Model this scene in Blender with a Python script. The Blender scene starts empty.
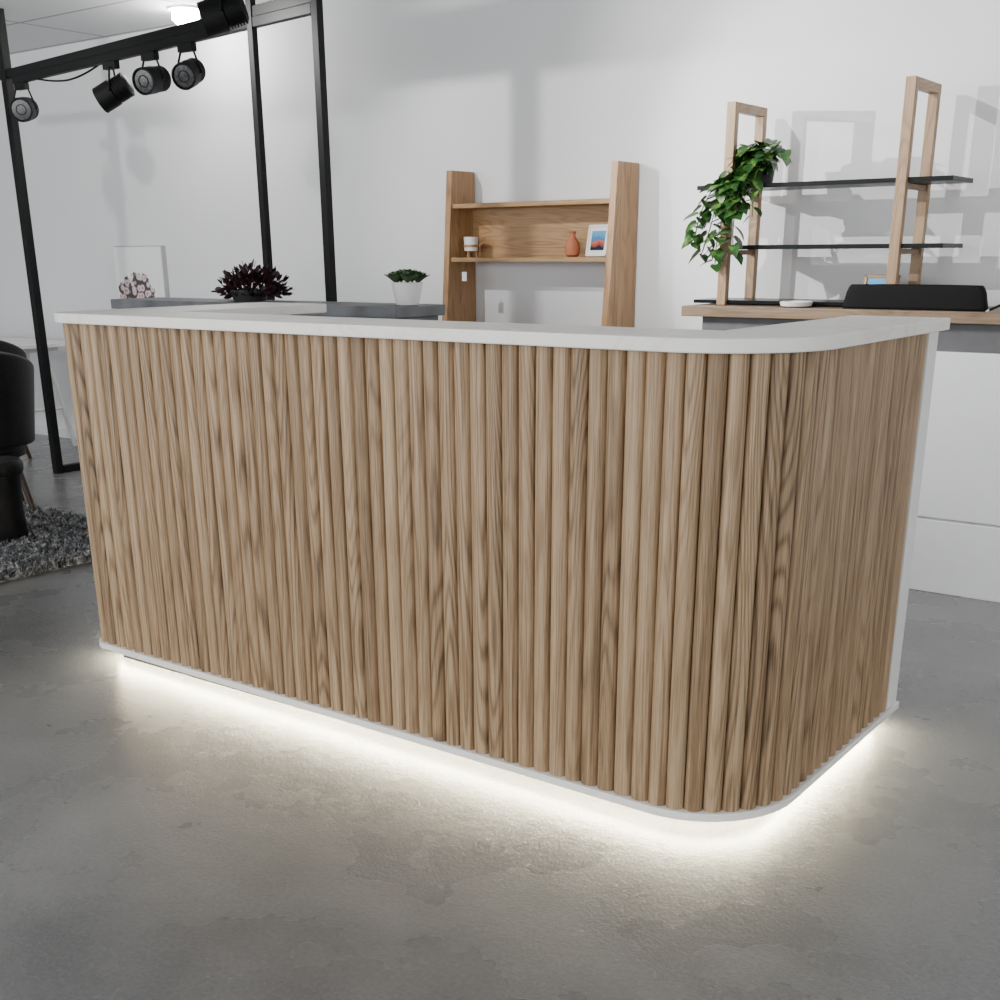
import bpy, math, random
from mathutils import Vector, Matrix
random.seed(7)
sc=bpy.context.scene
pi=math.pi

# ------------------------------------------------------------------ helpers
def empty(name,loc=(0,0,0)):
    e=bpy.data.objects.new(name,None); e.empty_display_size=.1
    sc.collection.objects.link(e); e.location=loc; return e
def obj(name,verts,faces,mat,parent=None,smooth=False,bevel=0,seg=2,subsurf=0,solid=0):
    me=bpy.data.meshes.new(name); me.from_pydata([tuple(v) for v in verts],[],faces); me.update()
    o=bpy.data.objects.new(name,me); sc.collection.objects.link(o)
    if mat is not None: me.materials.append(mat)
    if smooth: me.polygons.foreach_set('use_smooth',[True]*len(me.polygons))
    if parent is not None:
        o.parent=parent; o.matrix_parent_inverse=Matrix.Translation(-Vector(parent.location))
    if solid:
        m=o.modifiers.new('s','SOLIDIFY'); m.thickness=solid; m.offset=0
    if bevel:
        m=o.modifiers.new('b','BEVEL'); m.width=bevel; m.segments=seg; m.limit_method='ANGLE'; m.angle_limit=.6
    if subsurf:
        m=o.modifiers.new('ss','SUBSURF'); m.levels=subsurf; m.render_levels=subsurf
    return o
BF=[(0,3,2,1),(4,5,6,7),(0,1,5,4),(1,2,6,5),(2,3,7,6),(3,0,4,7)]
def boxv(x0,x1,y0,y1,z0,z1):
    return [(x0,y0,z0),(x1,y0,z0),(x1,y1,z0),(x0,y1,z0),(x0,y0,z1),(x1,y0,z1),(x1,y1,z1),(x0,y1,z1)]
def box(name,x0,x1,y0,y1,z0,z1,mat,parent=None,bevel=0.003,M=None,smooth=False,seg=2):
    v=boxv(x0,x1,y0,y1,z0,z1)
    if M is not None: v=[M@Vector(p) for p in v]
    return obj(name,v,BF,mat,parent,bevel=bevel,smooth=smooth,seg=seg)
def prism(name,pts,z0,z1,mat,parent=None,bevel=0,seg=2):
    n=len(pts)
    v=[(p[0],p[1],z0) for p in pts]+[(p[0],p[1],z1) for p in pts]
    f=[tuple(range(n-1,-1,-1)),tuple(range(n,2*n))]+[(i,(i+1)%n,n+(i+1)%n,n+i) for i in range(n)]
    return obj(name,v,f,mat,parent,bevel=bevel,seg=seg)
def ring(name,outer,inner,z0,z1,mat,parent=None,bevel=0):
    """open U-shaped strip: outer & inner polylines with equal point count"""
    n=len(outer); v=[]
    for P in (outer,inner):
        for z in (z0,z1): v+=[(p[0],p[1],z) for p in P]
    a,b,c,d=0,n,2*n,3*n; f=[]
    for i in range(n-1):
        f+=[(a+i,a+i+1,b+i+1,b+i),(c+i+1,c+i,d+i,d+i+1),(b+i,b+i+1,d+i+1,d+i),(a+i+1,a+i,c+i,c+i+1)]
    f+=[(a,b,d,c),(b+n-1,a+n-1,c+n-1,d+n-1)]
    return obj(name,v,f,mat,parent,bevel=bevel)
def lathe(name,prof,mat,parent=None,M=None,n=32,smooth=True):
    v=[];f=[]
    for r,z in prof:
        for k in range(n):
            a=2*pi*k/n; v.append(Vector((r*math.cos(a),r*math.sin(a),z)))
    m=len(prof)
    for i in range(m-1):
        for k in range(n):
            f.append((i*n+k,i*n+(k+1)%n,(i+1)*n+(k+1)%n,(i+1)*n+k))
    f.append(tuple(range(n-1,-1,-1))); f.append(tuple((m-1)*n+k for k in range(n)))
    if M is not None: v=[M@p for p in v]
    o=obj(name,v,f,mat,parent,smooth=smooth)
    if smooth:
        mm=o.modifiers.new('e','EDGE_SPLIT'); mm.split_angle=.7
    return o
def T(x,y,z): return Matrix.Translation((x,y,z))
def aim(p,q):
    d=(Vector(q)-Vector(p)).normalized()
    return Matrix.Translation(p)@d.to_track_quat('Z','Y').to_matrix().to_4x4()
def rod(name,p,q,r,mat,parent=None,r2=None,n=16):
    L=(Vector(q)-Vector(p)).length
    return lathe(name,[(r,0),(r if r2 is None else r2,L)],mat,parent,aim(p,q),n)
def tube(name,pts,r,mat,parent):
    cu=bpy.data.curves.new(name,'CURVE'); cu.dimensions='3D'; cu.bevel_depth=r; cu.bevel_resolution=3
    s=cu.splines.new('NURBS'); s.points.add(len(pts)-1)
    for i,p in enumerate(pts): s.points[i].co=(*p,1)
    s.use_endpoint_u=True; s.order_u=3
    o=bpy.data.objects.new(name,cu); sc.collection.objects.link(o); cu.materials.append(mat)
    o.parent=parent; o.matrix_parent_inverse=Matrix.Translation(-Vector(parent.location)); return o

# ------------------------------------------------------------------ materials
class NT:
    def __init__(s,name):
        s.m=bpy.data.materials.new(name); s.m.use_nodes=True; s.t=s.m.node_tree; s.b=s.t.nodes['Principled BSDF']
    def n(s,ty,**k):
        x=s.t.nodes.new(ty)
        for a,b in k.items():
            if a.startswith('i_'): x.inputs[a[2:].replace('_',' ')].default_value=b
            else: setattr(x,a,b)
        return x
    def l(s,a,b): s.t.links.new(a,b)
    def math(s,op,a,b=None,c=None):
        x=s.t.nodes.new('ShaderNodeMath'); x.operation=op
        for i,v in enumerate((a,b,c)):
            if v is None: continue
            if isinstance(v,(int,float)): x.inputs[i].default_value=v
            else: s.l(v,x.inputs[i])
        return x.outputs[0]
    def ramp(s,fac,stops):
        r=s.t.nodes.new('ShaderNodeValToRGB'); e=r.color_ramp.elements
        while len(e)<len(stops): e.new(.5)
        for k,(p,c) in enumerate(stops):
            e[k].position=p; e[k].color=(*c,1) if len(c)==3 else c
        s.l(fac,r.inputs[0]); return r.outputs[0]
    def mix(s,fac,a,b,mode='MIX'):
        x=s.t.nodes.new('ShaderNodeMix'); x.data_type='RGBA'; x.blend_type=mode
        for i,v in ((0,fac),(6,a),(7,b)):
            if isinstance(v,(int,float)): x.inputs[i].default_value=v
            elif isinstance(v,tuple): x.inputs[i].default_value=(*v,1)
            else: s.l(v,x.inputs[i])
        return x.outputs[2]
    def noise(s,vec,scale,detail=4,rough=.5,dist=0):
        x=s.n('ShaderNodeTexNoise'); x.inputs['Scale'].default_value=scale; x.inputs['Detail'].default_value=detail
        x.inputs['Roughness'].default_value=rough; x.inputs['Distortion'].default_value=dist
        if vec is not None: s.l(vec,x.inputs['Vector'])
        return x.outputs['Fac']
    def objv(s,scale=(1,1,1),loc=(0,0,0)):
        t=s.n('ShaderNodeTexCoord'); m=s.n('ShaderNodeMapping'); m.inputs['Scale'].default_value=scale
        m.inputs['Location'].default_value=loc
        s.l(t.outputs['Object'],m.inputs['Vector']); return m.outputs['Vector']
    def bump(s,h,strength=.3,dist=.002):
        b=s.n('ShaderNodeBump'); b.inputs['Strength'].default_value=strength; b.inputs['Distance'].default_value=dist
        s.l(h,b.inputs['Height']); s.l(b.outputs[0],s.b.inputs['Normal'])
def simple(name,col,rough=.5,metal=0,var=.06,nscale=20,emit=None,es=0,coat=0,spec=.5):
    m=NT(name); v=m.noise(m.objv(),nscale,3)
    c2=tuple(max(0,c*(1-var*2)) for c in col); c1=tuple(min(1,c*(1+var)) for c in col)
    m.l(m.ramp(v,[(.3,c2),(.7,c1)]),m.b.inputs['Base Color'])
    m.b.inputs['Roughness'].default_value=rough; m.b.inputs['Metallic'].default_value=metal
    m.b.inputs['Coat Weight'].default_value=coat; m.b.inputs['Specular IOR Level'].default_value=spec
    if emit: m.b.inputs['Emission Color'].default_value=(*emit,1); m.b.inputs['Emission Strength'].default_value=es
    return m.m
def wood(name,lo,mid,hi,long_axis=0,rough=.45,uv=False):
    m=NT(name)
    if uv:
        u=m.n('ShaderNodeUVMap'); sx=m.n('ShaderNodeSeparateXYZ'); m.l(u.outputs[0],sx.inputs[0])
        at=m.n('ShaderNodeAttribute',attribute_name='rnd')
        co=m.n('ShaderNodeCombineXYZ'); m.l(sx.outputs[0],co.inputs[0]); m.l(at.outputs['Fac'],co.inputs[1]); m.l(sx.outputs[1],co.inputs[2])
        base=co.outputs[0]; ax=2
    else:
        t=m.n('ShaderNodeTexCoord'); base=t.outputs['Object']; ax=long_axis
    def mp(a,b):
        s=[a,a,a]; s[ax]=b
        if uv: s[1]=3.0
        x=m.n('ShaderNodeMapping'); x.inputs['Scale'].default_value=s; m.l(base,x.inputs['Vector']); return x.outputs['Vector']
    if uv:
        fine=m.noise(mp(360,6),1,4,.75)
        med=m.noise(mp(100,1.5),1,4,.65)
        low=m.noise(mp(11.0,.65),1,1.2,.4,.07)
        broad=m.noise(mp(14,.4),1,2,.5)
        rings=m.math('SINE',m.math('MULTIPLY',low,180))
        rings=m.math('POWER',m.math('MULTIPLY_ADD',rings,.5,.5),2.4)
        # rings only strong where the cut is cathedral
        msk=m.ramp(m.noise(mp(5,.7),1,1),[(.44,(.25,)*3),(.58,(1,)*3)])
        rings=m.math('MULTIPLY',rings,msk)
        k=m.math('ADD',m.math('MULTIPLY',fine,.50),m.math('ADD',m.math('MULTIPLY',med,.34),m.math('MULTIPLY',broad,.16)))
        k=m.math('SUBTRACT',k,m.math('MULTIPLY',rings,.125))
        at2=m.n('ShaderNodeAttribute',attribute_name='tone'); k=m.math('ADD',k,at2.outputs['Fac'])
        c=m.ramp(k,[(.30,lo),(.455,mid),(.60,hi)])
    else:
        fine=m.noise(mp(170,3.5),1,5,.65)
        med=m.noise(mp(36,1.3),1,4,.6)
        low=m.noise(mp(7.0,1.1),1,2,.45,.25)
        rings=m.math('SINE',m.math('MULTIPLY',low,95))
        rings=m.math('POWER',m.math('MULTIPLY_ADD',rings,.5,.5),2.2)
        k=m.math('ADD',m.math('MULTIPLY',fine,.5),m.math('MULTIPLY',med,.5))
        k=m.math('SUBTRACT',k,m.math('MULTIPLY',rings,.13))
        c=m.ramp(k,[(.24,lo),(.44,mid),(.66,hi)])
    m.l(c,m.b.inputs['Base Color']); m.b.inputs['Roughness'].default_value=rough
    m.bump(k,.3,.001)
    return m.m

def wall_mat():
    m=NT('wall_paint'); v=m.noise(m.objv(),1.3,3); f=m.noise(m.objv(),180,2)
    m.l(m.ramp(v,[(.3,(.74,.742,.755)),(.7,(.78,.782,.795))]),m.b.inputs['Base Color'])
    m.b.inputs['Roughness'].default_value=.75; m.bump(f,.05,.001); return m.m
def ceil_mat():
    m=NT('ceiling_tiles'); b=m.n('ShaderNodeTexBrick'); b.offset=0; b.offset_frequency=1
    b.inputs['Scale'].default_value=1; b.inputs['Brick Width'].default_value=1.2; b.inputs['Row Height'].default_value=.6
    b.inputs['Mortar Size'].default_value=.012; b.inputs['Mortar Smooth'].default_value=.05
    b.inputs['Color1'].default_value=(.72,.73,.73,1); b.inputs['Color2'].default_value=(.68,.69,.70,1); b.inputs['Mortar'].default_value=(.35,.36,.37,1)
    m.l(m.objv(),b.inputs['Vector']); m.l(b.outputs['Color'],m.b.inputs['Base Color'])
    m.b.inputs['Roughness'].default_value=.9; return m.m
def floor_mat():
    m=NT('polished_concrete'); v=m.objv(loc=(13.37,7.71,3.463))
    a=m.noise(v,.9,3,.5); b=m.noise(v,3.3,4,.55); c=m.noise(v,95,3,.7)
    k=m.math('ADD',m.math('MULTIPLY',a,.44),m.math('ADD',m.math('MULTIPLY',b,.28),m.math('MULTIPLY',c,.28)))
    m.l(m.ramp(k,[(.36,(.115,.115,.116)),(.5,(.172,.171,.170)),(.64,(.24,.238,.236))]),m.b.inputs['Base Color'])
    m.l(m.ramp(b,[(.3,(.23,)*3),(.7,(.32,)*3)]),m.b.inputs['Roughness'])
    m.b.inputs['Specular IOR Level'].default_value=.5
    f=m.noise(v,150,2,.6); g=m.noise(v,26,3,.5)
    m.bump(m.math('ADD',f,m.math('MULTIPLY',g,1.0)),.4,.0025); return m.m
def marble_mat():
    m=NT('white_marble'); v=m.objv()
    n=m.noise(v,2.2,6,.55,1.0); a=m.math('ABSOLUTE',m.math('SUBTRACT',n,.5))
    vein=m.ramp(a,[(0,(.77,.735,.67)),(.02,(.83,.805,.76)),(.08,(.85,.83,.79))])
    m.l(vein,m.b.inputs['Base Color']); m.b.inputs['Roughness'].default_value=.4; return m.m

W=wall_mat(); CE=ceil_mat(); FL=floor_mat(); MB=marble_mat()
white=simple('white_laminate',(.80,.80,.78),.4,var=.01)
whitem=simple('white_panel',(.76,.77,.78),.45,var=.01)
black=simple('black_metal',(.006,.006,.0065),.55,var=.1,spec=.2)
leather=simple('black_leather',(.008,.008,.009),.5,var=.2,nscale=60,spec=.3)
darkw=simple('dark_wood',(.05,.025,.015),.4,var=.2)
slatw=wood('oak_slats',(.085,.049,.023),(.262,.166,.088),(.455,.323,.196),uv=True,rough=.48)
corem=simple('slat_backing',(.04,.026,.015),.8)
oakx=wood('oak_board_x',(.24,.12,.045),(.37,.21,.09),(.49,.30,.14),0)
oakz=wood('oak_board_z',(.21,.105,.04),(.34,.19,.08),(.46,.275,.13),2)
palez=wood('pale_oak_z',(.20,.115,.055),(.32,.20,.105),(.42,.28,.16),2)
paley=wood('pale_oak_y',(.20,.115,.055),(.32,.20,.105),(.42,.28,.16),1)
deskw=wood('desk_oak',(.12,.075,.042),(.20,.132,.077),(.28,.195,.12),0)
grey=simple('grey_concrete_laminate',(.14,.145,.155),.6,var=.18,nscale=9)
dgrey=simple('dark_grey_trim',(.10,.10,.105),.5)
lgrey=simple('light_grey_trim',(.42,.42,.43),.5)

# ------------------------------------------------------------------ room
YW=3.03; ZC=2.62
box('floor',-9.2,4.5,-6,3.2,-.12,0,FL,bevel=0)
box('wall_back',-9.2,4.5,YW,YW+.14,0,ZC,W,bevel=0)
box('wall_left',-9.2,-9.0,-6,YW,0,ZC,W,bevel=0)
box('ceiling',-9.2,4.5,-6,3.17,ZC,ZC+.1,CE,bevel=0)
box('baseboard_back',-9.0,4.5,YW-.012,YW,0,.07,whitem,bevel=.002)

# ------------------------------------------------------------------ reception counter
CT=empty('reception_counter',(-1.17,.5,0))
XL=-2.41; RL=.07; RR=.25
def outline(o,yend,na=14,yL=None):
    P=[(XL-o,yL if yL is not None else min(yend,.90))]
    cx,cy=XL+RL,RL
    for k in range(na+1):
        a=pi+ (pi/2)*k/na; r=max(RL+o,.004); P.append((cx+r*math.cos(a),cy+r*math.sin(a)))
    cx,cy=-RR,RR
    for k in range(na+1):
        a=1.5*pi+(pi/2)*k/na; r=max(RR+o,.004); P.append((cx+r*math.cos(a),cy+r*math.sin(a)))
    P.append((o,yend)); return P
ZB,ZT=.05,1.108; TH=.02
ring('base_trim',outline(.008,1.015),outline(-.10,1.015),ZB,ZB+TH,white,CT,bevel=.002)
ring('core_panel',outline(-.024,1.0,yL=.89),outline(-.12,1.0,yL=.89),ZB+TH,ZT,white,CT)
ring('slat_backing',outline(-.0200,.93,yL=.80),outline(-.0239,.93,yL=.80),ZB+TH,ZT,corem,CT)
ring('plinth',outline(-.10,.97,yL=.86),outline(-.16,.97,yL=.86),0,ZB+.001,black,CT)
def slab():
    out=outline(.02,1.03,20,yL=.905)
    inn=[(-.245,1.03),(-.245,.245),(XL+.30,.245),(XL+.30,.905)]
    return prism('marble_top',out+inn,ZT,ZT+.03,MB,CT,bevel=.003)
slab()
box('end_panel',-.125,.0,.935,1.008,ZB+TH,ZT,white,CT,.002)
box('end_panel_far',XL,XL+.125,.81,.895,ZB+TH,ZT,white,CT,.002)
def slats():
    yend=.935; yl=.81
    Ls=[yl-RL, pi/2*RL, (-RR)-(XL+RL), pi/2*RR, yend-RR]
    tot=sum(Ls); N=round(tot/.047); p=tot/N
    def pos(s):
        if s<Ls[0]: return Vector((XL,yl-s)),Vector((-1,0))
        s-=Ls[0]
        if s<Ls[1]:
            a=pi+s/RL; n=Vector((math.cos(a),math.sin(a))); return Vector((XL+RL,RL))+n*RL,n
        s-=Ls[1]
        if s<Ls[2]: return Vector((XL+RL+s,0)),Vector((0,-1))
        s-=Ls[2]
        if s<Ls[3]:
            a=1.5*pi+s/RR; n=Vector((math.cos(a),math.sin(a))); return Vector((-RR,RR))+n*RR,n
        s-=Ls[3]
        return Vector((0,RR+s)),Vector((1,0))
    K=12; V=[];F=[];UV=[];rn=[];tn=[]
    z0,z1=ZB+TH,ZT
    g=0
    for i in range(N):
        if i%3==0 or random.random()<.3: g=random.uniform(0,40)
        rr=g+random.uniform(0,.25); tt=random.gauss(0,.024)
        b=len(V)
        for j in range(K+1):
            th=pi*(j/K); x=-math.cos(th)          # even arc spacing
            q=.5+.485*x; s=(i+q)*p
            pt,n=pos(min(s,tot-1e-5))
            dep=.0197*(1-math.sin(th)**.98)
            pt=pt-n*dep
            for z in (z0,z1):
                V.append((pt.x,pt.y,z)); UV.append((s,z)); rn.append(rr); tn.append(tt)
        for j in range(K):
            a=b+2*j; F.append((a,a+2,a+3,a+1))
    o=obj('fluted_oak_slats',V,F,slatw,CT,smooth=True)
    me=o.data; uvl=me.uv_layers.new(name='UVMap')
    for l in me.loops: uvl.data[l.index].uv=UV[l.vertex_index]
    for nm,dat in (('rnd',rn),('tone',tn)):
        at=me.attributes.new(nm,'FLOAT','POINT'); at.data.foreach_set('value',dat)
slats()
led=simple('led_strip',(1,.95,.8),.5,emit=(1,.90,.62),es=150)
ring('led_strip',outline(-.048,.98,yL=.86),outline(-.058,.98,yL=.86),ZB-.016,ZB-.002,led,CT)

# ------------------------------------------------------------------ grey desk behind, plants on it
GD=empty('grey_reception_desk',(-2.95,1.45,0))
box('desk_top',-3.9,-2.13,1.30,1.60,1.07,1.112,grey,GD,.003)
box('front_panel',-3.88,-2.15,1.32,1.36,.06,1.07,grey,GD,.003)
box('side_left',-3.88,-3.83,1.36,1.58,.0,1.07,grey,GD,.003)
box('side_right',-2.20,-2.15,1.36,1.58,.0,1.07,grey,GD,.003)
box('kick',-3.85,-2.18,1.34,1.38,0,.06,dgrey,GD,.002)

def leafmesh(name,items,mat,parent,shape):
    V=[];F=[]
    for M,s in items:
        b=len(V)
        for p in shape[0]: V.append(M@(Vector(p)*s))
        for f in shape[1]: F.append(tuple(b+i for i in f))
    return obj(name,V,F,mat,parent,smooth=True)
heart=([(0,0,0),(0,.25,.02),(0,.55,.03),(0,.8,.0),(0,1.02,-.08),
        (.22,-.1,.07),(.42,.15,.10),(.38,.45,.08),(.2,.75,.02),
        (-.22,-.1,.07),(-.42,.15,.10),(-.38,.45,.08),(-.2,.75,.02)],
       [(0,5,6,1),(1,6,7,2),(2,7,8,3),(3,8,4),(0,1,10,9),(1,2,11,10),(2,3,12,11),(3,4,12)])
oval=([(0,0,0),(0,.5,.05),(0,1,0),(.24,.3,.09),(.22,.7,.07),(-.24,.3,.09),(-.22,.7,.07)],
      [(0,3,1),(1,3,4),(1,4,2),(0,1,5),(1,6,5),(1,2,6)])
def orient(p,d,roll=0):
    d=Vector(d).normalized(); q=d.to_track_quat('Y','Z')
    return Matrix.Translation(p)@q.to_matrix().to_4x4()@Matrix.Rotation(roll,4,'Y')
def green(name,a,b,c,rough=.4):
    m=NT(name); k=m.noise(m.objv(),26,4,.6)
    m.l(m.ramp(k,[(.32,a),(.52,b),(.7,c)]),m.b.inputs['Base Color']); m.b.inputs['Roughness'].default_value=rough
    return m.m
pothos=green('pothos_leaf',(.008,.035,.006),(.025,.09,.016),(.16,.28,.06))
burg=green('burgundy_leaf',(.006,.0015,.002),(.022,.004,.007),(.08,.015,.02))
succ=green('succulent_leaf',(.02,.05,.02),(.05,.10,.04),(.14,.2,.09))
soil=simple('soil',(.03,.02,.014),.9)
ceram=simple('white_ceramic',(.80,.79,.77),.35,var=.02)
dpot=simple('dark_pot',(.03,.03,.032),.4)

BP=empty('burgundy_plant',(-3.11,1.45,1.112))
lathe('pot',[(.05,0),(.07,.0),(.085,.05),(.08,.05),(.07,.035)],dpot,BP,T(-3.11,1.45,1.112))
it=[]
for i in range(520):
    a=random.uniform(0,2*pi); e=math.asin(random.uniform(-.15,1)); r=random.uniform(.45,1)
    d=Vector((math.cos(a)*math.cos(e),math.sin(a)*math.cos(e),math.sin(e)))
    p=Vector((-3.08+d.x*.20*r,1.45+d.y*.11*r,1.142+max(d.z,-.1)*.11*r))
    dd=d+Vector((random.uniform(-.6,.6),random.uniform(-.6,.6),random.uniform(-.2,.8)))
    it.append((orient(p,dd,random.uniform(-1,1)),random.uniform(.025,.045)))
leafmesh('leaves',it,burg,BP,oval)
for i in range(14):
    a=2*pi*i/14; tube('stem_%d'%i,[(-3.10,1.45,1.15),(-3.10+.06*math.cos(a),1.45+.04*math.sin(a),1.20),(-3.10+.15*math.cos(a),1.45+.08*math.sin(a),1.235)],.002,burg,BP)

SP=empty('potted_succulent',(-2.19,1.45,1.112))
SX=-2.20
lathe('pot',[(.035,0),(.045,.002),(.062,.080),(.062,.086),(.055,.086),(.05,.07)],ceram,SP,T(SX,1.45,1.112))
lathe('soil',[(.05,0),(.048,.006)],soil,SP,T(SX,1.45,1.180))
it=[]
for c in range(8):
    a0=2*pi*c/7; cc=Vector((SX,1.45,1.205)) if c==7 else Vector((SX+.052*math.cos(a0),1.45+.045*math.sin(a0),1.196))
    out=(cc-Vector((SX,1.45,1.13))).normalized()
    for k in range(22):
        a=k*2.4; e=.15+1.1*(k/22)
        d=Vector((math.cos(a)*math.cos(e),math.sin(a)*math.cos(e),math.sin(e)))*.8+out*.6
        it.append((orient(cc,d,0),.062-.024*k/22))
leafmesh('leaves',it,succ,SP,oval)

# ------------------------------------------------------------------ flower canvas
def canvas_mat():
    m=NT('blossom_print'); t=m.n('ShaderNodeTexCoord'); s=m.n('ShaderNodeSeparateXYZ'); m.l(t.outputs['Generated'],s.inputs[0])
    vo=m.n('ShaderNodeTexVoronoi'); vo.inputs['Scale'].default_value=24; m.l(t.outputs['Object'],vo.inputs['Vector'])
    petals=m.ramp(vo.outputs['Distance'],[(0,(.20,.02,.05)),(.18,(.65,.30,.36)),(.42,(.80,.68,.70)),(.62,(.06,.05,.045))])
    dx=m.math('SUBTRACT',s.outputs[0],.42); dz=m.math('SUBTRACT',s.outputs[2],.44)
    r=m.math('SQRT',m.math('ADD',m.math('MULTIPLY',m.math('MULTIPLY',dx,dx),1.1),m.math('MULTIPLY',m.math('MULTIPLY',dz,dz),2.6)))
    r=m.math('ADD',r,m.math('MULTIPLY',m.math('SUBTRACT',m.noise(t.outputs['Object'],14,3),.5),.5))
    mask=m.ramp(r,[(.38,(1,1,1)),(.42,(0,0,0))])
    m.l(m.mix(mask,(.88,.88,.88),petals),m.b.inputs['Base Color']); m.b.inputs['Roughness'].default_value=.6; return m.m
CV=empty('flower_canvas',(-5.86,3.0,1.1))
box('print',-6.13,-5.64,2.985,2.993,.80,1.36,canvas_mat(),CV,0)
box('stretcher',-6.135,-5.635,2.994,3.028,.79,1.367,lgrey,CV,.002)

# ------------------------------------------------------------------ oak bookcase
BC=empty('oak_bookcase',(-2.58,2.9,0))
def side(name,x0,x1):
    yb=3.02; pr=[(2.69,0),(2.83,1.705),(yb,1.705),(yb,0)]
    v=[(x0,y,z) for y,z in pr]+[(x1,y,z) for y,z in pr]
    f=[(0,1,2,3),(7,6,5,4)]+[(i,4+i,4+(i+1)%4,(i+1)%4) for i in range(4)]
    o=obj(name,v,f,oakz,BC,bevel=.002)
side('side_left',-3.10,-3.065); side('side_right',-2.115,-2.08)
for k,(z,y0) in enumerate([(1.545,2.83),(1.285,2.81),(.72,2.76),(.40,2.73),(.06,2.71)]):
    box('shelf_%d'%(k+1),-3.066,-2.114,y0,3.02,z-.022,z,oakx,BC,.002)
box('back_panel',-3.066,-2.114,3.0,3.018,1.285,1.524,oakx,BC,0)
box('back_panel_low',-3.066,-2.114,3.0,3.018,.06,.70,oakx,BC,0)
box('price_tag',-2.985,-2.955,2.80,2.802,1.17,1.215,white,BC,0)
rod('tag_string',(-2.97,2.805,1.21),(-2.97,2.815,1.265),.001,black,BC)

terra=simple('terracotta',(.45,.14,.06),.6)
VS=empty('terracotta_vase',(-2.37,2.9,1.286))
lathe('body',[(.022,0),(.034,.01),(.038,.04),(.032,.07),(.014,.09),(.013,.105),(.018,.118),(.013,.118),(.009,.10)],terra,VS,T(-2.37,2.9,1.286))
def photo_mat():
    m=NT('sunset_photo'); t=m.n('ShaderNodeTexCoord'); s=m.n('ShaderNodeSeparateXYZ'); m.l(t.outputs['Generated'],s.inputs[0])
    k=m.math('ADD',s.outputs[2],m.math('MULTIPLY',m.math('SUBTRACT',m.noise(t.outputs['Object'],30,3),.5),.35))
    m.l(m.ramp(k,[(.15,(.01,.02,.05)),(.4,(.6,.12,.03)),(.55,(.05,.2,.4)),(.85,(.12,.35,.6))]),m.b.inputs['Base Color']); m.b.inputs['Roughness'].default_value=.2; return m.m
pm=photo_mat()
def pframe(nm,c,w,h,rz,frm,bw,mat_border):
    e=empty(nm,c); M=Matrix.Translation(c)@Matrix.Rotation(rz,4,'Z')@Matrix.Rotation(-.16,4,'X')
    box('frame_l',-w/2,-w/2+bw,-.008,.008,0,h,frm,e,.001,M); box('frame_r',w/2-bw,w/2,-.008,.008,0,h,frm,e,.001,M)
    box('frame_b',-w/2,w/2,-.008,.008,0,bw,frm,e,.001,M); box('frame_t',-w/2,w/2,-.008,.008,h-bw,h,frm,e,.001,M)
    box('mat_board',-w/2+bw,w/2-bw,-.002,.006,bw,h-bw,mat_border,e,0,M)
    box('photo',-w/2+bw+.016,w/2-bw-.016,-.004,-.002,bw+.018,h-bw-.018,pm,e,0,M)
    box('stand',-.02,.02,.008,.012,0,h*.6,frm,e,0,M)
pframe('picture_frame',(-2.22,2.88,1.288),.15,.145,-.3,white,.01,white)
pframe('picture_frame',(-.79,2.80,1.112),.15,.10,-.1,oakx,.012,pm)
CH=empty('candle_holder',(-3.0,2.9,1.286))
lathe('cup',[(.03,.03),(.035,.032),(.038,.10),(.034,.10),(.031,.05)],ceram,CH,T(-3.0,2.9,1.286))
lathe('band',[(.0385,.05),(.0395,.05),(.0395,.062),(.0385,.062)],oakx,CH,T(-3.0,2.9,1.286))
for k in range(3):
    a=2*pi*k/3+.5; rod('leg_%d'%k,(-3.0+.03*math.cos(a),2.9+.03*math.sin(a),1.286),(-3.0+.024*math.cos(a),2.9+.024*math.sin(a),1.32),.004,oakx,CH)

# ------------------------------------------------------------------ back desk (credenza)
DK=empty('credenza',(.3,2.75,0))
box('wood_top',-1.53,2.6,2.47,3.02,1.045,1.088,deskw,DK,.003)
box('recess_rail',-1.45,2.55,2.515,3.0,.94,1.045,dgrey,DK,.002)
for k in range(3):
    x0=-1.47+k*1.66
    x1=min(x0+1.656,2.58)
    box('upper_panel_%d'%k,x0,x1,2.485,3.0,.302,.94,whitem,DK,.003)
    box('lower_panel_%d'%k,x0,x1,2.485,3.0,.0,.293,whitem,DK,.003)
box('gap_liner',-1.46,2.56,2.488,3.0,.285,.31,lgrey,DK,0)

# ------------------------------------------------------------------ display shelf with glass boards
glass=simple('smoked_glass',(.004,.006,.006),.3,var=.2,spec=.12)
DS=empty('display_shelf',(-1.0,2.75,1.088))
for nm,x,zt in (('left',-1.41,1.885),('right',-.68,1.92)):
    z0=1.0885
    box('post_front_'+nm,x-.02,x+.02,2.60,2.635,z0,zt,palez,DS,.002)
    box('post_rear_'+nm,x-.02,x+.02,2.875,2.91,z0,zt,palez,DS,.002)
    box('rail_top_'+nm,x-.02,x+.02,2.635,2.875,zt-.035,zt,paley,DS,.002)
    for zz in (1.312,1.552): box('rail_%s_%d'%(nm,int(zz*100)),x-.012,x+.012,2.635,2.875,zz-.02,zz,paley,DS,.002)
box('board_top',-1.56,-.49,2.62,2.885,1.554,1.571,glass,DS,.001)
box('board_mid',-1.43,-.50,2.62,2.885,1.314,1.331,glass,DS,.001)
box('board_low',-1.55,-.49,2.62,2.885,1.094,1.108,glass,DS,.001)

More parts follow.
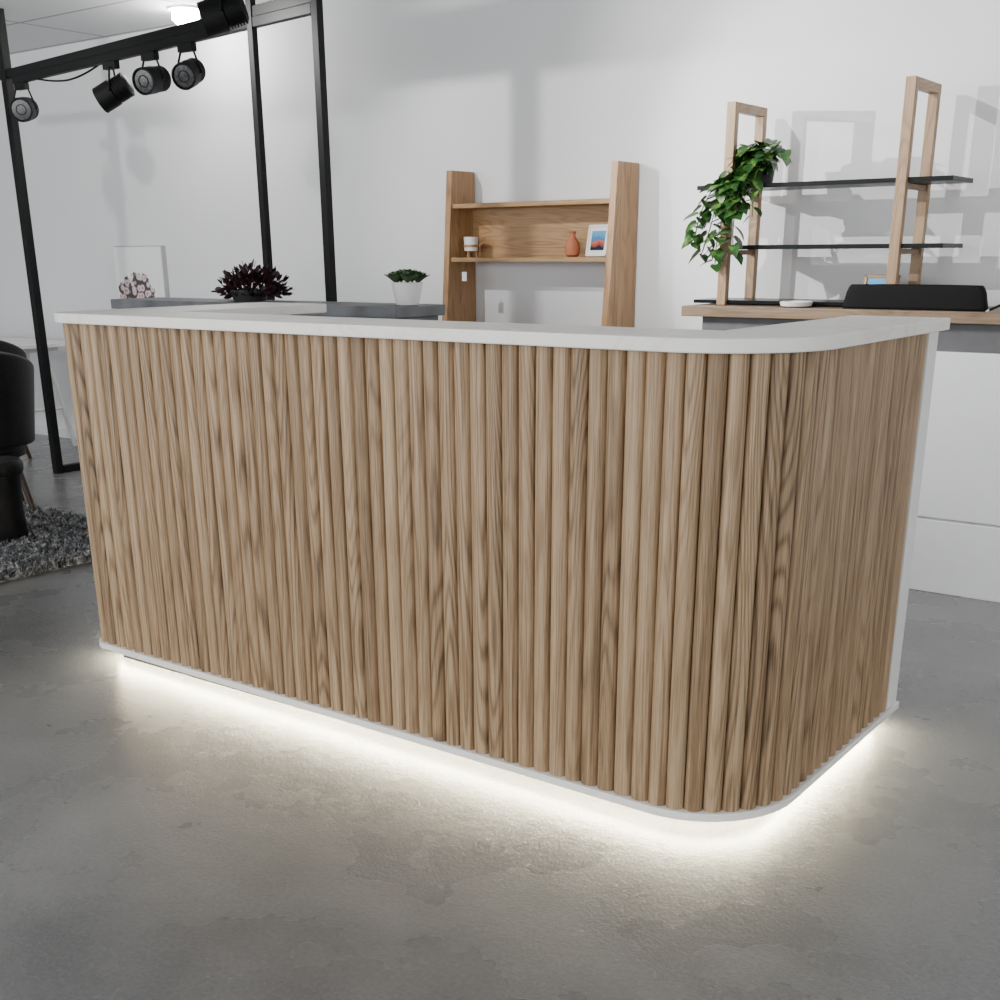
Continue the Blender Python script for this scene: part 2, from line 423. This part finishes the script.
DI=empty('white_dish',(-1.04,2.54,1.088))
lathe('dish',[(.045,0),(.062,.006),(.066,.02),(.06,.024),(.05,.014)],ceram,DI,T(-1.04,2.54,1.088))
BX=empty('black_chair_back',(-.57,2.55,1.088))  # chair back, simplified to a black block standing on the desk
def superbox(nm,cx,cy,z0,z1,w,d,mat,par,p=5,taper=.03):
    V=[];F=[];n=64; prof=[(0.98,0),(1,.12),(1,.7),(.985,.9),(.96,1),(.5,1.02)]
    for s,t in prof:
        for k in range(n):
            a=2*pi*k/n; c,sn=math.cos(a),math.sin(a)
            r=(abs(c)**p+abs(sn)**p)**(-1/p)
            V.append((cx+(w/2-taper*t)*s*r*c,cy+(d/2-taper*.2*t)*s*r*sn,z0+(z1-z0)*t))
    for i in range(len(prof)-1):
        for k in range(n): F.append((i*n+k,i*n+(k+1)%n,(i+1)*n+(k+1)%n,(i+1)*n+k))
    F.append(tuple(range(n-1,-1,-1))); F.append(tuple((len(prof)-1)*n+k for k in range(n)))
    return obj(nm,V,F,mat,par,smooth=True)
chairm=simple('matte_black_leather',(.005,.005,.0055),.7,nscale=60,spec=.15)
superbox('case',-.565,2.55,1.088,1.180,.56,.05,chairm,BX,8,.02)
PN=empty('pen',(-.2,2.52,1.09)); rod('barrel',(-.27,2.50,1.094),(-.2,2.60,1.135),.005,black,PN); rod('tip',(-.27,2.50,1.094),(-.277,2.49,1.0895),.004,white,PN,.001)

# ------------------------------------------------------------------ pothos
PO=empty('potted_pothos',(-1.33,2.66,1.571))
lathe('pot',[(.045,0),(.055,.004),(.068,.09),(.072,.095),(.064,.095),(.058,.075)],dpot,PO,T(-1.33,2.74,1.571))
it=[]
def cluster(c,rad,n,sz=(.05,.075)):
    for i in range(n):
        a=random.uniform(0,2*pi); e=random.uniform(-.6,1.3)
        d=Vector((math.cos(a)*math.cos(e),math.sin(a)*math.cos(e)*.7-.25,math.sin(e)))
        p=Vector(c)+Vector((d.x*rad[0],d.y*rad[1],d.z*rad[2]))*random.uniform(.3,1)
        if p.y>2.86: p.y=2.86
        dd=Vector((d.x,d.y-.3,d.z*.3-random.uniform(.0,.9)))
        it.append((orient(p,dd,random.uniform(-.5,.5)),random.uniform(*sz)))
cluster((-1.32,2.66,1.66),(.10,.09,.08),70)
cluster((-1.24,2.66,1.69),(.08,.07,.05),22)
cluster((-1.36,2.57,1.52),(.08,.04,.11),42)
vines=[[(-1.33,2.66,1.66),(-1.40,2.56,1.62),(-1.43,2.55,1.5),(-1.45,2.54,1.38),(-1.49,2.55,1.29)],
       [(-1.32,2.66,1.66),(-1.37,2.55,1.60),(-1.39,2.54,1.45),(-1.42,2.54,1.33),(-1.42,2.55,1.25)],
       [(-1.30,2.66,1.66),(-1.33,2.56,1.58),(-1.34,2.55,1.48),(-1.35,2.55,1.38),(-1.34,2.55,1.30)],
       [(-1.33,2.66,1.66),(-1.43,2.57,1.60),(-1.49,2.56,1.50),(-1.52,2.56,1.42),(-1.53,2.56,1.34)],
       [(-1.28,2.66,1.66),(-1.28,2.57,1.60),(-1.27,2.56,1.52),(-1.27,2.56,1.44)]]
stemm=simple('vine_stem',(.09,.16,.04),.5)
for vi,v in enumerate(vines):
    tube('vine_%d'%vi,v,.0025,stemm,PO)
    n=20 if vi<4 else 9
    for k in range(n):
        t=(k+.5)/n*(len(v)-1); i=int(t); q=t-i
        p=Vector(v[i]).lerp(Vector(v[min(i+1,len(v)-1)]),q)
        sd=1 if k%2 else -1
        dd=Vector((sd*random.uniform(.3,1),random.uniform(-.7,-.1),random.uniform(-1,-.1)))
        it.append((orient(p+dd*.012,dd,random.uniform(-.5,.5)),random.uniform(.05,.078)))
leafmesh('leaves',it,pothos,PO,heart)

# ------------------------------------------------------------------ black frame with track
BFm=empty('black_track_frame',(-4.2,1.9,0))
A=Vector((-5.71,2.08,0)); B=Vector((-3.25,1.70,0)); C=Vector((-2.80,1.64,0))
def post(nm,P,zt,w): box(nm,P.x-w,P.x+w,P.y-w,P.y+w,0,zt,black,BFm,.002)
post('post_1',A,ZC-.001,.024); post('post_2',B,ZC-.001,.016); post('post_3',C,ZC-.001,.018)
zb=2.285
d=(C-A); ang=math.atan2(d.y,d.x); L=d.length
M=Matrix.Translation((A.x,A.y,zb))@Matrix.Rotation(ang,4,'Z')
box('beam',-.6,L+.02,-.014,.014,-.02,.022,black,BFm,.002,M)
box('track_rail',.1,L-.02,-.017,.017,-.06,-.021,black,BFm,.002,M)
box('base_bar',A.x-.024,A.x+.024,A.y+.03,3.0,0.001,.045,black,BFm,.002)
box('ceiling_track',-3.6,-1.4,1.30,1.335,ZC-.03,ZC-.001,black,BFm,.002)
cab=[(A.x+.25,A.y-.04,2.25),(A.x+.6,A.y-.09,2.18),(A.x+.95,A.y-.13,2.20),(A.x+1.15,A.y-.16,2.25)]
tube('cable',cab,.005,black,BFm)
lens=simple('lamp_lens',(.06,.06,.063),.25,var=.3,nscale=90)
def tracklight(pos,target,ztop,sc_=1.0):
    e=empty('track_spotlight',pos); p=Vector(pos); r=.058*sc_; h=.15*sc_
    M=aim(pos,target)@Matrix.Translation((0,0,-h/2))
    prof=[(r*.6,-.012)]
    for k in range(6):
        z=k*.011*sc_; prof+=[(r*.95,z),(r*.95,z+.006*sc_),(r*.82,z+.006*sc_),(r*.82,z+.011*sc_)]
    prof+=[(r,.07*sc_),(r,h),(r*.9,h),(r*.85,h-.012)]
    lathe('can',prof,black,e,M,24)
    lathe('lens',[(r*.86,h-.010),(r*.80,h-.006),(r*.3,h-.003)],lens,e,M,24)
    lathe('lens_ring',[(r*.45,h-.004),(r*.45,h-.001),(r*.38,h-.001),(r*.38,h-.004)],black,e,M,24)
    q=M.to_3x3()@Vector((1,0,0))
    for sg in (-1,1):
        rod('yoke_%d'%(sg+1),p+q*sg*r*1.08,Vector((p.x,p.y,p.z+r*1.7))+q*sg*r*.5,.005,black,e)
    rod('yoke_bar',Vector((p.x,p.y,p.z+r*1.7))-q*r*.5,Vector((p.x,p.y,p.z+r*1.7))+q*r*.5,.006,black,e)
    rod('stem',(p.x,p.y,p.z+r*1.65),(p.x,p.y,ztop),.009,black,e)
    box('adapter',p.x-.05,p.x+.05,p.y-.016,p.y+.016,ztop-.035,ztop,black,e,.002)
zr=zb-.06
tracklight((-5.53,2.05,2.09),(-2.2,-1.5,1.4),zr,1.1)
tracklight((-5.66,1.86,2.04),(-3.5,-1.8,1.7),zr+.0)
tracklight((-4.50,1.893,2.085),(-5.5,1.2,1.45),zr,1.1)
tracklight((-4.115,1.833,2.105),(-3.3,-.6,1.6),zr,1.05)
tracklight((-3.78,1.781,2.10),(-2.9,.2,1.55),zr)
tracklight((-3.0,1.317,2.20),(-4.4,-.0,1.6),ZC-.03,1.1)
DL=empty('ceiling_downlight',(-4.88,2.72,ZC))
lit=simple('lit_diffuser',(1,1,1),.5,emit=(1,.99,.96),es=90)
lathe('rim',[(.095,ZC-.001),(.095,ZC-.012),(.078,ZC-.012),(.078,ZC-.004)],white,DL,T(-4.88,2.72,0))
lathe('diffuser',[(.05,ZC-.085),(.076,ZC-.06),(.076,ZC-.006)],lit,DL,T(-4.88,2.72,0))

# ------------------------------------------------------------------ lounge chairs, stool, rug, trestle table
def tub_chair(loc,rot,sc_=1.0):
    e=empty('tub_armchair',loc); M=Matrix.Translation(loc)@Matrix.Rotation(rot,4,'Z')@Matrix.Scale(sc_,4)
    V=[];F=[];n=36;rows=8
    for j in range(rows+1):
        t=j/rows
        for k in range(n+1):
            a=-2.25+4.5*k/n; b=abs(a)/2.25
            top=.86-.22*b**1.7; z=.36+(top-.36)*t
            rr=.27+.045*t
            V.append(M@Vector((rr*math.sin(a)*1.03,rr*math.cos(a),z)))
    for j in range(rows):
        for k in range(n):
            q=j*(n+1)+k; F.append((q,q+1,q+n+2,q+n+1))
    o=obj('shell',V,F,leather,e,smooth=True,solid=.05); m=o.modifiers.new('b','BEVEL'); m.width=.018; m.segments=3
    prof=[(.05,.30),(.23,.31),(.26,.34),(.262,.40),(.245,.445),(.18,.465),(.02,.47)]
    lathe('seat_cushion',prof,leather,e,M,32)
    lathe('seat_base',[(.20,.28),(.25,.30),(.25,.34)],black,e,M,32)
    for i,(x,y) in enumerate([(.17,.17),(-.17,.17),(.17,-.17),(-.17,-.17)]):
        rod('leg_%d'%(i+1),M@Vector((x,y,.29)),M@Vector((x*1.35,y*1.35,.0)),.02,darkw,e,.012)
tub_chair((-4.91,1.09,.017),-2.0)
tub_chair((-6.38,1.98,0),-2.4)
ST=empty('round_stool',(-4.20,.765,.017))
lathe('seat',[(.12,.32),(.135,.335),(.138,.37),(.125,.39),(.05,.395)],leather,ST,T(-4.20,.765,.017))
lathe('drum',[(.115,0),(.12,.01),(.11,.16),(.12,.32)],black,ST,T(-4.20,.765,.017))

RG=empty('shag_rug',(-4.5,.55,0))
rugm=NT('shag_wool'); k=rugm.noise(rugm.objv(),30,3,.75)
rugm.l(rugm.ramp(k,[(.36,(.02,.02,.022)),(.48,(.12,.12,.124)),(.62,(.45,.45,.45))]),rugm.b.inputs['Base Color']); rugm.b.inputs['Roughness'].default_value=.9
box('backing',-5.6,-3.57,-.4,1.26,.001,.016,rugm.m,RG,.004)
V=[];F=[]
for i in range(36000):
    x=random.uniform(-5.6,-3.55); y=random.uniform(-.42,1.27)
    a=random.uniform(0,2*pi); h=random.uniform(.025,.048); w=.007; lx,ly=random.gauss(0,.02),random.gauss(0,.02)
    b=len(V); c,s_=math.cos(a)*w,math.sin(a)*w
    V+=[(x-c,y-s_,.012),(x+c,y+s_,.012),(x+lx*.5+c*.7,y+ly*.5+s_*.7,.012+h*.7),(x+lx*.5-c*.7,y+ly*.5-s_*.7,.012+h*.7),(x+lx*1.3,y+ly*1.3,.012+h)]
    F+=[(b,b+1,b+2,b+3),(b+3,b+2,b+4)]
obj('pile',V,F,rugm.m,RG)

TT=empty('trestle_table',(-7.05,2.6,0))
box('top',-7.7,-6.48,2.35,2.88,.71,.735,white,TT,.003)
for xx in (-7.4,-6.62):
    for yy,sg in ((2.40,-1),(2.83,1)):
        rod('leg_%d_%d'%(int(-xx*100),sg+1),(xx,2.615+sg*.06,.71),(xx,2.615+sg*.22,0),.016,white,TT)
    rod('brace_%d'%int(-xx*100),(xx,2.47,.28),(xx,2.76,.28),.011,white,TT)
    box('head_%d'%int(-xx*100),xx-.02,xx+.02,2.45,2.78,.675,.71,white,TT,.002)

# ------------------------------------------------------------------ lights
def light(nm,ty,loc,target,energy,col=(1,1,1),**k):
    l=bpy.data.lights.new(nm,ty); l.energy=energy; l.color=col
    for a,b in k.items(): setattr(l,a,b)
    o=bpy.data.objects.new(nm,l); sc.collection.objects.link(o); o.location=loc
    o.rotation_euler=(Vector(target)-Vector(loc)).to_track_quat('-Z','Y').to_euler(); return o
light('window_daylight','AREA',(-3.0,-5.6,1.6),(-3.0,2,1.3),325,(.96,.985,1),shape='RECTANGLE',size=10,size_y=2.2)
light('side_window_daylight','AREA',(4.2,-1.0,1.6),(0,1,1.0),50,(.96,.985,1),shape='RECTANGLE',size=5,size_y=2.0)
light('track_spot_a','SPOT',(-3.4,1.3,2.25),(-2.4,3.0,1.5),75,(1,.985,.965),spot_size=1.7,spot_blend=.7,shadow_soft_size=.012)
light('track_spot_b','SPOT',(-1.9,.6,2.5),(-.4,3.0,1.5),190,(1,.985,.965),spot_size=1.7,spot_blend=.6,shadow_soft_size=.008)
light('track_spot_e','SPOT',(-3.1,.9,2.0),(-.6,3.0,1.5),330,(1,.985,.965),spot_size=.9,spot_blend=.6,shadow_soft_size=.006)
light('track_spot_c','SPOT',(-2.2,-1.9,2.5),(-1.2,0,.3),90,(1,.98,.95),spot_size=1.15,spot_blend=.9,shadow_soft_size=.06)
light('left_wall_fill_spot','SPOT',(-5.0,.2,2.5),(-6.0,3.0,1.3),85,(1,.985,.965),spot_size=1.9,spot_blend=.8,shadow_soft_size=.05)  # extra spot added to brighten the left wall
light('downlight_lamp','POINT',(-4.80,2.55,2.45),(0,0,0),6,(1,.97,.93),shadow_soft_size=.06)
w=bpy.data.worlds.new('world'); sc.world=w; w.use_nodes=True
w.node_tree.nodes['Background'].inputs[0].default_value=(.97,.98,1,1); w.node_tree.nodes['Background'].inputs[1].default_value=.88

# ------------------------------------------------------------------ camera
cam=bpy.data.cameras.new('camera'); co=bpy.data.objects.new('camera',cam); sc.collection.objects.link(co)
R=Matrix(((.80389,-.19386,.56229),(.59475,.27071,-.75696),(-.00548,.94294,.33292)))
co.matrix_world=Matrix.Translation((.952,-2.2151,1.3))@R.to_4x4()
cam.sensor_width=36; cam.lens=41.976; cam.shift_x=.003; cam.shift_y=.166; cam.clip_start=.05
sc.camera=co
